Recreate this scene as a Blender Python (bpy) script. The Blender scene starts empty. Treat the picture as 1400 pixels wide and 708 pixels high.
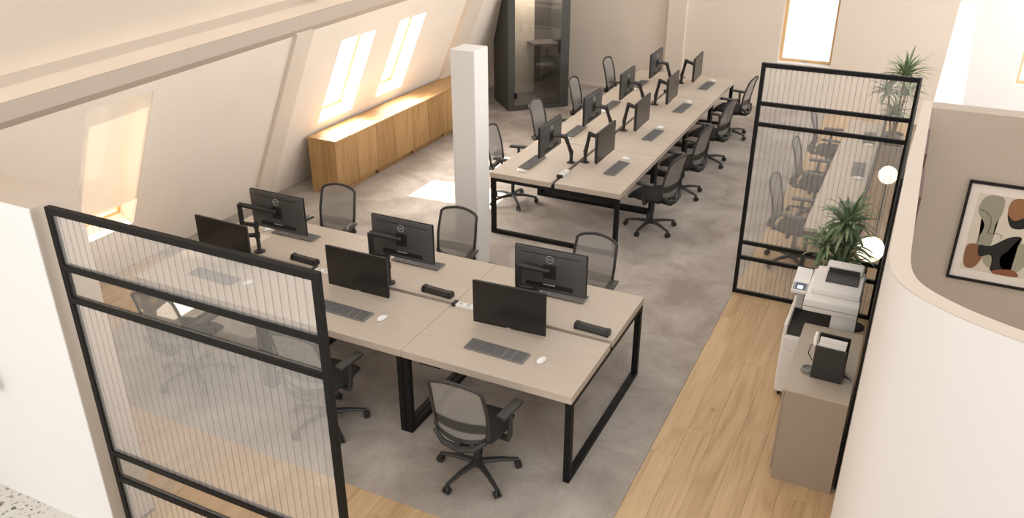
import bpy, bmesh, math, random
from mathutils import Vector, Matrix
PI = math.pi
random.seed(7)
sc = bpy.context.scene
C = sc.collection

# ------------------------------------------------------------------ camera
cam_d = bpy.data.cameras.new('camera'); cam = bpy.data.objects.new('camera', cam_d); C.objects.link(cam)
cam.location = (1.729, -4.492, 4.186)
cam.rotation_euler = (math.radians(90 - 26.082), 0, math.radians(25.988))
cam_d.sensor_width = 36; cam_d.lens = 1148.7 / 1400 * 36
cam_d.clip_start = .05; cam_d.clip_end = 200
sc.camera = cam

# ------------------------------------------------------------------ sky, sun, exposure
w = bpy.data.worlds.new('sky'); sc.world = w; w.use_nodes = True
bg = w.node_tree.nodes['Background']; bg.inputs[0].default_value = (1.0, .99, .975, 1); bg.inputs[1].default_value = 1.0
sun_d = bpy.data.lights.new('sun', 'SUN'); sun = bpy.data.objects.new('sun', sun_d); C.objects.link(sun)
sun_d.energy = 22.0; sun_d.angle = .008; sun_d.color = (1, .93, .82)
sun.rotation_euler = Vector((1.05, .10, -1.0)).to_track_quat('-Z', 'Y').to_euler()
def area(name, loc, target, sx, sy, energy, color):
    d = bpy.data.lights.new(name, 'AREA'); d.shape = 'RECTANGLE'; d.size = sx; d.size_y = sy; d.energy = energy; d.color = color
    o = bpy.data.objects.new(name, d); C.objects.link(o); o.location = loc
    o.rotation_euler = (Vector(target) - Vector(loc)).to_track_quat('-Z', 'Y').to_euler(); return o
# daylight pouring in just outside each roof window
for _y, _z0, _z1 in ((4.52, .88, 2.02), (5.82, .92, 2.05)):
    _zc = (_z0 + _z1) / 2; _x = -5.76 + .45 * _zc
    area('skylight_glow', (_x - .36, _y, _zc + .16), (_x + .6, _y, _zc - .27), .72, 1.2, 90, (1, .97, .925))
# big soft fill lamps, added from the camera side and the right
area('fill_light', (-1.5, -7.5, 5.5), (-2.5, 4, .8), 6, 3, 125, (1, .985, .955))
area('fill_light', (8.5, 5.5, 4.4), (-5, 3, 1.4), 8, 2, 520, (1, .97, .93))
sc.view_settings.view_transform = 'Standard'; sc.view_settings.look = 'None'
sc.view_settings.exposure = 0.30; sc.view_settings.gamma = 1; sc.view_settings.use_curve_mapping = False

# ------------------------------------------------------------------ materials
def lin(c):
    return tuple(((x / 255) / 12.92 if x / 255 <= .04045 else ((x / 255 + .055) / 1.055) ** 2.4) for x in c) + (1,)
def mat(name, rgb, rough=.6, metal=0, noise=0, scale=8, bump=0, bscale=200, emit=None, spec=.5, stretch=None):
    m = bpy.data.materials.new(name); m.use_nodes = True; nt = m.node_tree; b = nt.nodes['Principled BSDF']
    b.inputs['Base Color'].default_value = lin(rgb); b.inputs['Roughness'].default_value = rough
    b.inputs['Metallic'].default_value = metal; b.inputs['Specular IOR Level'].default_value = spec
    if noise or bump:
        g = nt.nodes.new('ShaderNodeNewGeometry'); src = g.outputs['Position']
        if stretch:
            mp = nt.nodes.new('ShaderNodeMapping'); mp.inputs['Scale'].default_value = stretch
            nt.links.new(src, mp.inputs[0]); src = mp.outputs[0]
    if noise:
        n = nt.nodes.new('ShaderNodeTexNoise'); n.inputs['Scale'].default_value = scale; n.inputs['Detail'].default_value = 6
        nt.links.new(src, n.inputs['Vector'])
        r = nt.nodes.new('ShaderNodeValToRGB'); a = lin(rgb)
        r.color_ramp.elements[0].position = .3; r.color_ramp.elements[1].position = .7
        r.color_ramp.elements[0].color = tuple(x * (1 - noise) for x in a[:3]) + (1,)
        r.color_ramp.elements[1].color = tuple(min(1, x * (1 + noise)) for x in a[:3]) + (1,)
        nt.links.new(n.outputs[0], r.inputs[0]); nt.links.new(r.outputs[0], b.inputs['Base Color'])
    if bump:
        n2 = nt.nodes.new('ShaderNodeTexNoise'); n2.inputs['Scale'].default_value = bscale; n2.inputs['Detail'].default_value = 3
        nt.links.new(src, n2.inputs['Vector'])
        bu = nt.nodes.new('ShaderNodeBump'); bu.inputs['Strength'].default_value = bump; bu.inputs['Distance'].default_value = .004
        nt.links.new(n2.outputs[0], bu.inputs['Height']); nt.links.new(bu.outputs[0], b.inputs['Normal'])
    if emit:
        b.inputs['Emission Color'].default_value = lin(rgb); b.inputs['Emission Strength'].default_value = emit
    return m

def wood(name, dark, light, axis, scale=1.0, rough=.45, knots=True):
    """grain runs along `axis`; each object gets its own offset and a slight tone of its own"""
    m = bpy.data.materials.new(name); m.use_nodes = True; nt = m.node_tree; N = nt.nodes.new; L = nt.links.new
    b = nt.nodes['Principled BSDF']; b.inputs['Roughness'].default_value = rough; b.inputs['Specular IOR Level'].default_value = .35
    g = N('ShaderNodeNewGeometry'); oi = N('ShaderNodeObjectInfo')
    off = N('ShaderNodeVectorMath'); off.operation = 'SCALE'; off.inputs[0].default_value = (37, 53, 19); L(oi.outputs['Random'], off.inputs['Scale'])
    ad = N('ShaderNodeVectorMath'); L(g.outputs['Position'], ad.inputs[0]); L(off.outputs[0], ad.inputs[1])
    mp = N('ShaderNodeMapping'); s = [5 * scale] * 3; s[axis] = .55 * scale; mp.inputs['Scale'].default_value = s; L(ad.outputs[0], mp.inputs[0])
    n1 = N('ShaderNodeTexNoise'); n1.inputs['Scale'].default_value = 1.1; n1.inputs['Detail'].default_value = 3; n1.inputs['Distortion'].default_value = 1.4; L(mp.outputs[0], n1.inputs['Vector'])
    ml = N('ShaderNodeMath'); ml.operation = 'MULTIPLY'; ml.inputs[1].default_value = 16; L(n1.outputs[0], ml.inputs[0])
    sn = N('ShaderNodeMath'); sn.operation = 'SINE'; L(ml.outputs[0], sn.inputs[0])
    mp2 = N('ShaderNodeMapping'); s = [70 * scale] * 3; s[axis] = 2.5 * scale; mp2.inputs['Scale'].default_value = s; L(ad.outputs[0], mp2.inputs[0])
    n2 = N('ShaderNodeTexNoise'); n2.inputs['Scale'].default_value = 1; n2.inputs['Detail'].default_value = 5; L(mp2.outputs[0], n2.inputs['Vector'])
    a0 = N('ShaderNodeMath'); a0.operation = 'MULTIPLY'; a0.inputs[1].default_value = .5; L(n2.outputs[0], a0.inputs[0])
    a1 = N('ShaderNodeMath'); a1.operation = 'MULTIPLY_ADD'; a1.inputs[1].default_value = .03; L(sn.outputs[0], a1.inputs[0]); L(a0.outputs[0], a1.inputs[2])
    a2 = N('ShaderNodeMath'); a2.operation = 'MULTIPLY_ADD'; a2.inputs[1].default_value = .22; L(oi.outputs['Random'], a2.inputs[0]); L(a1.outputs[0], a2.inputs[2])
    a3 = N('ShaderNodeMath'); a3.operation = 'MULTIPLY_ADD'; a3.inputs[1].default_value = .7; L(n1.outputs[0], a3.inputs[0]); L(a2.outputs[0], a3.inputs[2])
    r = N('ShaderNodeValToRGB'); r.color_ramp.elements[0].position = .45; r.color_ramp.elements[1].position = .98
    r.color_ramp.elements[0].color = lin(dark); r.color_ramp.elements[1].color = lin(light); L(a3.outputs[0], r.inputs[0])
    col = r.outputs[0]
    if knots:
        mp3 = N('ShaderNodeMapping'); s = [2.2] * 3; s[axis] = 1.5; mp3.inputs['Scale'].default_value = s; L(ad.outputs[0], mp3.inputs[0])
        v = N('ShaderNodeTexVoronoi'); v.inputs['Scale'].default_value = 1.0; L(mp3.outputs[0], v.inputs['Vector'])
        kr = N('ShaderNodeValToRGB'); kr.color_ramp.elements[0].position = .02; kr.color_ramp.elements[1].position = .06
        kr.color_ramp.elements[0].color = (.45, .36, .28, 1); kr.color_ramp.elements[1].color = (1, 1, 1, 1); L(v.outputs['Distance'], kr.inputs[0])
        mx = N('ShaderNodeMix'); mx.data_type = 'RGBA'; mx.blend_type = 'MULTIPLY'; mx.inputs[0].default_value = .45
        L(col, mx.inputs[6]); L(kr.outputs[0], mx.inputs[7]); col = mx.outputs[2]
    L(col, b.inputs['Base Color'])
    return m

def see_through(name, rgb, alpha, rough=.5, gloss=0.0):
    """fabric or fluted glass that lets part of the light straight through"""
    m = bpy.data.materials.new(name); m.use_nodes = True; nt = m.node_tree; N = nt.nodes.new; L = nt.links.new
    nt.nodes.remove(nt.nodes['Principled BSDF']); out = nt.nodes['Material Output']
    t = N('ShaderNodeBsdfTransparent'); t.inputs[0].default_value = (1, 1, 1, 1)
    d = N('ShaderNodeBsdfDiffuse'); d.inputs[0].default_value = lin(rgb)
    x = N('ShaderNodeMixShader'); x.inputs[0].default_value = alpha; L(t.outputs[0], x.inputs[1]); L(d.outputs[0], x.inputs[2])
    o = x
    if gloss:
        gl = N('ShaderNodeBsdfGlossy'); gl.inputs['Roughness'].default_value = rough
        f = N('ShaderNodeFresnel'); f.inputs[0].default_value = 1.45
        mm = N('ShaderNodeMath'); mm.operation = 'MULTIPLY'; mm.inputs[1].default_value = gloss; L(f.outputs[0], mm.inputs[0])
        y = N('ShaderNodeMixShader'); L(mm.outputs[0], y.inputs[0]); L(x.outputs[0], y.inputs[1]); L(gl.outputs[0], y.inputs[2]); o = y
    L(o.outputs[0], out.inputs[0])
    return m

M = {}
M['plaster'] = mat('plaster', (242, 230, 216), .9, noise=.015, scale=2, bump=.05)
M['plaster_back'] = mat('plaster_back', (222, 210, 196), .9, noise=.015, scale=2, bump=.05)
M['trim_shade'] = mat('trim_shade_tone', (194, 180, 166), .85)  # shade on the upright purlin faces, painted in as a darker tone
M['beam'] = mat('beam_paint', (226, 212, 196), .85, noise=.02, scale=3)
M['white_wall'] = mat('white_wall', (240, 239, 238), .85, noise=.01, scale=3)
M['greige'] = mat('greige_wall', (172, 158, 143), .9, noise=.015, scale=2)
M['greige_light'] = mat('greige_light', (198, 184, 169), .9, noise=.01, scale=2)
M['cream_wall'] = mat('cream_wall', (231, 227, 223), .85, noise=.01, scale=2)
M['black'] = mat('black_metal', (20, 19, 18), .55, spec=.25, noise=.05, scale=30)
M['desk'] = mat('desk_laminate', (194, 181, 166), .42, noise=.025, scale=3, stretch=(1, 6, 1))
M['desk_edge'] = M['desk']
M['oak_floor'] = wood('oak_floor', (172, 140, 102), (210, 180, 142), 1)
M['oak_cabinet'] = wood('oak_cabinet', (146, 108, 66), (196, 158, 108), 2, 1.4, .5, knots=False)
M['oak_top'] = wood('oak_top', (160, 122, 78), (206, 170, 122), 1, 1.2, .5, knots=False)
M['pine'] = wood('pine_frame', (205, 160, 105), (238, 205, 155), 2, 2, .5, knots=False)
M['subfloor'] = mat('subfloor', (110, 84, 58), .9)
M['plastic_dark'] = mat('dark_plastic', (42, 40, 38), .45, bump=.05)
M['chair_frame'] = mat('chair_frame', (50, 49, 47), .45)
M['chair_arm'] = mat('chair_arm', (50, 50, 49), .35)
M['seat'] = mat('seat_fabric', (42, 41, 39), .95, noise=.15, scale=120, bump=.4, bscale=400)
M['mesh'] = see_through('chair_mesh', (160, 156, 151), .72)
M['mesh_band'] = see_through('chair_mesh_band', (58, 56, 53), .62)
M['chrome'] = mat('chrome', (170, 168, 165), .2, 1)
M['screen'] = mat('screen', (30, 28, 27), .28, spec=.5)
M['bezel'] = mat('bezel', (20, 20, 20), .4)
M['monitor_back'] = mat('monitor_back', (72, 71, 70), .38, spec=.4)
M['groove'] = mat('groove', (18, 18, 18), .6)
M['logo'] = mat('logo_silver', (185, 185, 182), .35, .2)
M['key'] = mat('key_grey', (100, 100, 103), .5)
M['kb'] = mat('keyboard_body', (124, 120, 116), .5)
M['white_plastic'] = mat('white_plastic', (236, 233, 228), .35)
M['printer'] = mat('printer_white', (229, 224, 217), .5)
M['printer_grey'] = mat('printer_grey', (190, 186, 180), .5)
M['printer_blue'] = mat('panel_buttons', (78, 92, 112), .4)
M['lcd'] = mat('lcd', (205, 222, 232), .2, emit=.5)
M['tray_dark'] = mat('tray_dark', (58, 55, 52), .5)
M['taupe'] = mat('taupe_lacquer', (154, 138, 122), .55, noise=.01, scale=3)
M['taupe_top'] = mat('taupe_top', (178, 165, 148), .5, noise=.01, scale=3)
M['booth'] = mat('booth_charcoal', (70, 69, 66), .55)
M['booth_in'] = mat('booth_lining_reflection', (178, 166, 150), .9)
M['booth_in_dark'] = mat('booth_felt', (70, 66, 62), .95)
M['leaf'] = mat('leaf', (112, 134, 98), .55, noise=.35, scale=14)
M['leaf_pale'] = mat('leaf_pale', (158, 170, 132), .55, noise=.2, scale=14)
M['bark'] = mat('bark', (112, 92, 70), .9, noise=.2, scale=40)
M['pot'] = mat('pot', (128, 120, 110), .7)
M['soil'] = mat('soil', (60, 46, 36), 1)
M['lamp'] = mat('opal_glass', (255, 240, 218), .4, emit=1.1)
M['paper'] = mat('paper', (238, 232, 226), .9)
M['mat_board'] = mat('mat_board', (214, 202, 190), .9)
M['brown_wood'] = mat('brown_wood', (84, 52, 40), .5)
M['blind'] = see_through('blind_sheer', (242, 230, 214), .74)
M['flute'] = see_through('glass_flute', (140, 130, 121), .24)
M['glass_rib'] = see_through('fluted_glass', (250, 246, 241), .145, .2, .15)
M['glass_clear'] = see_through('clear_glass', (250, 246, 240), .025, .02, .18)
M['booth_glass'] = see_through('booth_glass', (120, 110, 100), .10, .02, 2.2)
M['window_glass'] = see_through('window_glass', (255, 255, 255), .03, .02, .6)

def carpet_mat():
    m = bpy.data.materials.new('carpet_taupe'); m.use_nodes = True; nt = m.node_tree; N = nt.nodes.new; L = nt.links.new
    b = nt.nodes['Principled BSDF']; b.inputs['Roughness'].default_value = .95; b.inputs['Specular IOR Level'].default_value = .15
    g = N('ShaderNodeNewGeometry')
    n = N('ShaderNodeTexNoise'); n.inputs['Scale'].default_value = 1.7; n.inputs['Detail'].default_value = 7; n.inputs['Roughness'].default_value = .62; n.inputs['Distortion'].default_value = .5; L(g.outputs['Position'], n.inputs['Vector'])
    r = N('ShaderNodeValToRGB'); e = r.color_ramp.elements; e[0].position = .36; e[1].position = .66
    e[0].color = lin((156, 146, 137)); e[1].color = lin((190, 181, 172)); L(n.outputs[0], r.inputs[0])
    mp = N('ShaderNodeMapping'); mp.inputs['Scale'].default_value = (120, 30, 1); L(g.outputs['Position'], mp.inputs[0])
    n2 = N('ShaderNodeTexNoise'); n2.inputs['Scale'].default_value = 1; n2.inputs['Detail'].default_value = 2; L(mp.outputs[0], n2.inputs['Vector'])
    r2 = N('ShaderNodeValToRGB'); r2.color_ramp.elements[0].position = .3; r2.color_ramp.elements[1].position = .7
    r2.color_ramp.elements[0].color = (.86, .85, .84, 1); r2.color_ramp.elements[1].color = (1, 1, 1, 1); L(n2.outputs[0], r2.inputs[0])
    mx = N('ShaderNodeMix'); mx.data_type = 'RGBA'; mx.blend_type = 'MULTIPLY'; mx.inputs[0].default_value = 1
    L(r.outputs[0], mx.inputs[6]); L(r2.outputs[0], mx.inputs[7]); L(mx.outputs[2], b.inputs['Base Color'])
    bu = N('ShaderNodeBump'); bu.inputs['Strength'].default_value = .3; bu.inputs['Distance'].default_value = .003; L(n2.outputs[0], bu.inputs['Height']); L(bu.outputs[0], b.inputs['Normal'])
    return m
M['carpet'] = carpet_mat()
def terrazzo_mat():
    m = bpy.data.materials.new('terrazzo'); m.use_nodes = True; nt = m.node_tree; N = nt.nodes.new; L = nt.links.new
    b = nt.nodes['Principled BSDF']; b.inputs['Roughness'].default_value = .35
    g = N('ShaderNodeNewGeometry'); col = None
    base = N('ShaderNodeRGB'); base.outputs[0].default_value = lin((214, 211, 204)); col = base.outputs[0]
    for sc_, th, c in ((17, .24, (150, 143, 134)), (9, .17, (112, 108, 104)), (26, .25, (180, 172, 160)), (13, .13, (92, 88, 85))):
        ns = N('ShaderNodeTexNoise'); ns.inputs['Scale'].default_value = sc_ * 2; L(g.outputs['Position'], ns.inputs['Vector'])
        ad = N('ShaderNodeVectorMath'); ad.operation = 'MULTIPLY_ADD'; ad.inputs[1].default_value = (.03, .03, .03); L(ns.outputs[1], ad.inputs[0]); L(g.outputs['Position'], ad.inputs[2])
        v = N('ShaderNodeTexVoronoi'); v.inputs['Scale'].default_value = sc_; L(ad.outputs[0], v.inputs['Vector'])
        lt = N('ShaderNodeMath'); lt.operation = 'LESS_THAN'; lt.inputs[1].default_value = th; L(v.outputs['Distance'], lt.inputs[0])
        mx = N('ShaderNodeMix'); mx.data_type = 'RGBA'; L(lt.outputs[0], mx.inputs[0]); L(col, mx.inputs[6]); mx.inputs[7].default_value = lin(c); col = mx.outputs[2]
    L(col, b.inputs['Base Color']); return m
M['terrazzo'] = terrazzo_mat()

# ------------------------------------------------------------------ mesh helpers
class MB:
    def __init__(s): s.bm = bmesh.new()
    def box(s, x0, x1, y0, y1, z0, z1, mtx=None):
        P = [(x0, y0, z0), (x1, y0, z0), (x1, y1, z0), (x0, y1, z0), (x0, y0, z1), (x1, y0, z1), (x1, y1, z1), (x0, y1, z1)]
        v = [s.bm.verts.new(mtx @ Vector(p) if mtx else p) for p in P]
        for f in ((0, 3, 2, 1), (4, 5, 6, 7), (0, 1, 5, 4), (1, 2, 6, 5), (2, 3, 7, 6), (3, 0, 4, 7)): s.bm.faces.new([v[i] for i in f])
        return s
    def rbox(s, x0, x1, y0, y1, z0, z1, r=.01, seg=2, mtx=None):
        t = bmesh.new(); q = MB(); q.bm.free(); q.bm = t; q.box(x0, x1, y0, y1, z0, z1)
        bmesh.ops.bevel(t, geom=list(t.edges) + list(t.verts), offset=r, segments=seg, profile=.5, affect='EDGES')
        if mtx: bmesh.ops.transform(t, matrix=mtx, verts=t.verts)
        s.join(t); return s
    def join(s, t):
        me = bpy.data.meshes.new('t'); t.to_mesh(me); t.free(); s.bm.from_mesh(me); bpy.data.meshes.remove(me)
    def prism(s, pts, z0, z1, mtx=None):
        """extrude a closed XY outline from z0 to z1"""
        T = lambda p: mtx @ Vector(p) if mtx else p
        a = [s.bm.verts.new(T((x, y, z0))) for x, y in pts]; b = [s.bm.verts.new(T((x, y, z1))) for x, y in pts]; n = len(pts)
        s.bm.faces.new(a[::-1]); s.bm.faces.new(b)
        for i in range(n): s.bm.faces.new((a[i], a[(i + 1) % n], b[(i + 1) % n], b[i]))
        return s
    def tube(s, pts, rad, n=8, closed=False, flat=1.0, cap=True):
        pts = [Vector(p) for p in pts]; N = len(pts); rs = rad if isinstance(rad, (list, tuple)) else [rad] * N; rings = []
        prev = None
        for i, p in enumerate(pts):
            if closed: d = pts[(i + 1) % N] - pts[i - 1]
            else: d = pts[min(i + 1, N - 1)] - pts[max(i - 1, 0)]
            d.normalize()
            if prev is None:
                up = Vector((0, 0, 1)) if abs(d.z) < .9 else Vector((0, 1, 0)); a = d.cross(up).normalized()
            else: a = (prev - d * prev.dot(d)).normalized()
            prev = a; b = d.cross(a)
            rings.append([s.bm.verts.new(p + (a * math.cos(2 * PI * k / n) + b * math.sin(2 * PI * k / n) * flat) * rs[i]) for k in range(n)])
        for i in range(N if closed else N - 1):
            r0, r1 = rings[i], rings[(i + 1) % N]
            for k in range(n): s.bm.faces.new((r0[k], r0[(k + 1) % n], r1[(k + 1) % n], r1[k]))
        if cap and not closed: s.bm.faces.new(rings[0][::-1]); s.bm.faces.new(rings[-1])
        return s
    def lathe(s, prof, n=24, mtx=None):
        rings = []
        for r, z in prof:
            rings.append([s.bm.verts.new((mtx @ Vector((r * math.cos(2 * PI * k / n), r * math.sin(2 * PI * k / n), z))) if mtx else (r * math.cos(2 * PI * k / n), r * math.sin(2 * PI * k / n), z)) for k in range(n)])
        for a, b in zip(rings, rings[1:]):
            for k in range(n): s.bm.faces.new((a[k], a[(k + 1) % n], b[(k + 1) % n], b[k]))
        if prof[0][0] > 1e-4: s.bm.faces.new(rings[0][::-1])
        if prof[-1][0] > 1e-4: s.bm.faces.new(rings[-1])
        return s
    def build(s, name, m, parent=None, smooth=False, loc=None):
        bmesh.ops.remove_doubles(s.bm, verts=s.bm.verts, dist=1e-5)
        bmesh.ops.recalc_face_normals(s.bm, faces=s.bm.faces)
        me = bpy.data.meshes.new(name); s.bm.to_mesh(me); s.bm.free(); me.materials.append(m)
        if smooth:
            for p in me.polygons: p.use_smooth = True
            me.set_sharp_from_angle(angle=math.radians(40))
        o = bpy.data.objects.new(name, me); C.objects.link(o)
        if parent: o.parent = parent
        if loc: o.location = loc
        return o
def tag(o, label=None, cat=None, group=None, kind=None):
    for k, v in (('label', label), ('category', cat), ('group', group), ('kind', kind)):
        if v: o[k] = v
    return o
def thing(name, label, cat, loc=(0, 0, 0), rz=0, group=None):
    o = bpy.data.objects.new(name, None); C.objects.link(o); o.location = loc; o.rotation_euler = (0, 0, rz); o.empty_display_size = .1
    return tag(o, label, cat, group)
KIDS = {}
def copy_tree(o, parent=None):
    c = o.copy(); C.objects.link(c)
    if parent: c.parent = parent
    for ch in list(o.children): copy_tree(ch, c)
    return c
def struct(name, mb, m, **k): return tag(mb.build(name, m, **k), kind='structure')

# ------------------------------------------------------------------ floors
struct('floor', MB().box(-6.2, 6.0, -6, 11.2, -.06, -.012), M['subfloor'])
fl = bpy.data.objects['floor']
def planks(x0, x1, y0, y1, wd=.196, ln=2.3):
    i = 0; x = x0
    while x < x1 - .01:
        xe = min(x + wd, x1); y = y0 - random.random() * ln
        while y < y1:
            ye = y + ln; a, b = max(y, y0), min(ye, y1)
            if b - a > .03: MB().box(x + .0008, xe - .0008, a + .0008, b - .0008, -.012, 0).build('floor_plank', M['oak_floor'], fl)
            y = ye
        x = xe
planks(.412, 1.79, -3.2, 10.8)
planks(-2.52, .412, -2.9, -.70)
planks(-5.0, -2.52, -1.51, -.70)
planks(-5.75, -4.83, -.70, 1.5)
cp = MB().box(-4.83, .41, -.70, 10.8, -.012, .0).build('carpet', M['carpet'])
cp.data.materials[0] = M['carpet']
bm_ = MB(); bm_.box(-5.76, -4.83, 1.5, 10.8, -.012, .0)
c2 = bm_.build('carpet_strip', M['carpet'], cp)
tag(cp, 'mottled taupe grey wall-to-wall carpet under the desks', 'carpet')
struct('floor_terrazzo', MB().box(-6.2, -2.5, -6, -1.80, -.012, .0), M['terrazzo'])
struct('floor_room', MB().box(1.79, 6, -3, 11.2, -.012, .0), mat('room_floor', (150, 130, 110), .6, noise=.05, scale=4))

# ------------------------------------------------------------------ the sloped wall with skylights
X0, MS = -5.76, .45
nrm = Vector((-1, 0, MS)).normalized()           # outward
def sl(y, z, d=0): return Vector((X0 + MS * z, y, z)) + nrm * d
SKY = [(.36, 1.12, .60, 2.10), (4.15, 4.90, .88, 2.02), (5.47, 6.16, .92, 2.05)]
def slab(name, us, vs, holes, f, t, m, kind='structure'):
    """slab on surface f(u,v,depth) with rectangular holes"""
    us = sorted(set(us + [h[i] for h in holes for i in (0, 1)])); vs = sorted(set(vs + [h[i] for h in holes for i in (2, 3)]))
    bm = bmesh.new(); V = {}
    def vv(i, j, k):
        if (i, j, k) not in V: V[(i, j, k)] = bm.verts.new(f(us[i], vs[j], t if k else 0))
        return V[(i, j, k)]
    def solid(i, j):
        if i < 0 or j < 0 or i >= len(us) - 1 or j >= len(vs) - 1: return False
        cu, cv = (us[i] + us[i + 1]) / 2, (vs[j] + vs[j + 1]) / 2
        return not any(h[0] < cu < h[1] and h[2] < cv < h[3] for h in holes)
    for i in range(len(us) - 1):
        for j in range(len(vs) - 1):
            if not solid(i, j): continue
            bm.faces.new([vv(i, j, 0), vv(i + 1, j, 0), vv(i + 1, j + 1, 0), vv(i, j + 1, 0)])
            bm.faces.new([vv(i, j, 1), vv(i, j + 1, 1), vv(i + 1, j + 1, 1), vv(i + 1, j, 1)])
            for di, dj, a, b in ((-1, 0, (i, j), (i, j + 1)), (1, 0, (i + 1, j), (i + 1, j + 1)), (0, -1, (i, j), (i + 1, j)), (0, 1, (i, j + 1), (i + 1, j + 1))):
                if not solid(i + di, j + dj): bm.faces.new([vv(*a, 0), vv(*b, 0), vv(*b, 1), vv(*a, 1)])
    q = MB(); q.bm.free(); q.bm = bm
    return tag(q.build(name, m), kind=kind)
slab('wall_left', [-6.0, 10.8], [0, 2.31], SKY, lambda y, z, d=0: sl(y, z + (.028 * (y - 1) if z > 2.3 else 0), d), .28, M['plaster'])
for n, (ya, yb, za, zb) in enumerate(SKY):
    # pine frame set at the outer side of the opening, pane inside it
    fm = MB()
    def bar(y0, y1, z0, z1, d0, d1, q):
        P = [sl(y, z, d) for d in (d0, d1) for z in (z0, z1) for y in (y0, y1)]
        v = [q.bm.verts.new(p) for p in P]
        for f in ((0, 1, 3, 2), (4, 6, 7, 5), (0, 4, 5, 1), (2, 3, 7, 6), (0, 2, 6, 4), (1, 5, 7, 3)): q.bm.faces.new([v[i] for i in f])
    g = .04
    bar(ya, yb, za, za + g, .20, .26, fm); bar(ya, yb, zb - g, zb, .20, .26, fm)
    bar(ya, ya + g, za + g, zb - g, .20, .26, fm); bar(yb - g, yb, za + g, zb - g, .20, .26, fm)
    wf = struct('window_%d' % (n + 1), fm, M['pine'])
    pn = MB(); bar(ya + g, yb - g, za + g, zb - g, .225, .235, pn); pn.build('pane', M['window_glass'], wf)
    hb = MB(); bar((ya + yb) / 2 - .12, (ya + yb) / 2 + .12, zb - .07, zb - .05, .18, .20, hb); hb.build('window_handle', M['chrome'], wf)
    if n == 0:
        bl = MB(); bar(ya + .001, yb - .001, .92, zb - .001, .003, .006, bl); bar(ya + .001, yb - .001, .90, .92, .001, .012, bl)
        tag(bl.build('roller_blind', M['blind']), 'cream roller blind drawn down the roof window nearest the glass screen', 'blind')
# purlin ledge and upper roof plane (both rise slightly towards the far end)
def ledge(name, prof, m, y0=-6, y1=10.8):
    q = MB(); rz = lambda y: .028 * (y - 1.0)
    a = [q.bm.verts.new((x + .03 + .45 * rz(y0), y0, z + rz(y0))) for x, z in prof]; b = [q.bm.verts.new((x + .03 + .45 * rz(y1), y1, z + rz(y1))) for x, z in prof]; n = len(prof)
    q.bm.faces.new(a); q.bm.faces.new(b[::-1])
    for i in range(n): q.bm.faces.new((a[i], b[i], b[(i + 1) % n], a[(i + 1) % n]))
    return struct(name, q, m)
ledge('trim_1', [(-4.73, 2.275), (-4.71, 2.420), (-4.735, 2.4225), (-4.80, 2.2)], M['trim_shade'])
ledge('trim_7', [(-4.735, 2.30), (-4.735, 2.4225), (-5.04, 2.455), (-5.2, 2.2)], M['plaster'])
ledge('trim_2', [(-5.02, 2.44), (-5.02, 2.55), (-5.3, 2.6), (-5.3, 2.44)], M['trim_shade'])
ledge('ceiling', [(-5.03, 2.54), (-.58, 7.5), (-.78, 7.65), (-5.3, 2.6)], M['plaster'])  # runs on unseen overhead, pitch and height shaped to block the sun
# rafters on the slope
def rafter(name, y0, y1, z0, z1, th=.07):
    q = MB(); P = [sl(y, z, d) for d in (.02, -th) for z in (z0, z1) for y in (y0, y1)]
    v = [q.bm.verts.new(p) for p in P]
    for f in ((0, 1, 3, 2), (4, 6, 7, 5), (0, 4, 5, 1), (2, 3, 7, 6), (0, 2, 6, 4), (1, 5, 7, 3)): q.bm.faces.new([v[i] for i in f])
    return struct(name, q, M['beam'])
rafter('trim_3', 3.12, 3.42, 0, 2.30, .05)
rafter('trim_4', 7.37, 7.85, 0, 2.44, .07)
q = MB(); 
P0 = Vector((-5.0, 3.62, 2.60)); dv = Vector((3.28, 0, 3.66))
for k in range(1):
    a = [P0 + Vector(o) for o in ((0, 0, 0), (0, .22, 0), (.10, .22, -.02), (.10, 0, -.02))]
    va = [q.bm.verts.new(p) for p in a]; vb = [q.bm.verts.new(p + dv) for p in a]
    q.bm.faces.new(va); q.bm.faces.new(vb[::-1])
    for i in range(4): q.bm.faces.new((va[i], vb[i], vb[(i + 1) % 4], va[(i + 1) % 4]))
struct('trim_5', q, M['beam'])

# ------------------------------------------------------------------ back wall, pilaster, windows
BW = [(-.56, .33, .80, 2.0), (3.12, 3.95, .80, 2.05)]
slab('wall_back', [-6.2, 2.12], [0, 4.2], [BW[0]], lambda u, v, d: Vector((u, 10.8 + d, v)), .30, M['plaster_back'])
slab('wall_back_right_lit', [2.12, 6.0], [0, 4.2], [BW[1]], lambda u, v, d: Vector((u, 10.8 + d, v)), .30, M['white_wall'])  # same wall in white, its window-lit brightness put into the colour
for n, (xa, xb, za, zb) in enumerate(BW):
    g = .045; q = MB()
    q.box(xa, xb, 10.97, 11.04, za, za + g).box(xa, xb, 10.97, 11.04, zb - g, zb).box(xa, xa + g, 10.97, 11.04, za + g, zb - g).box(xb - g, xb, 10.97, 11.04, za + g, zb - g)
    wf = struct('window_%d' % (n + 4), q, M['pine'])
    MB().box(xa + g, xb - g, 11.0, 11.01, za + g, zb - g).build('pane', M['window_glass'], wf)
    MB().box(xa, xb, 10.80, 10.96, za - .002, za + .012).build('window_sill', M['white_wall'], wf)
    MB().box((xa + xb) / 2 - .05, (xa + xb) / 2 + .05, 10.95, 10.97, za + .01, za + .03).build('window_handle', M['chrome'], wf)
struct('trim_6', MB().box(-2.55, -2.22, 10.70, 10.8, 0, 4.2), M['plaster_back'])
struct('baseboard_back', MB().box(-6, 2.1, 10.785, 10.8, 0, .06), M['beam'])
struct('column', MB().rbox(-2.485, -2.215, 2.755, 3.045, 0, 2.4, .004, 1), M['cream_wall'])

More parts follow.
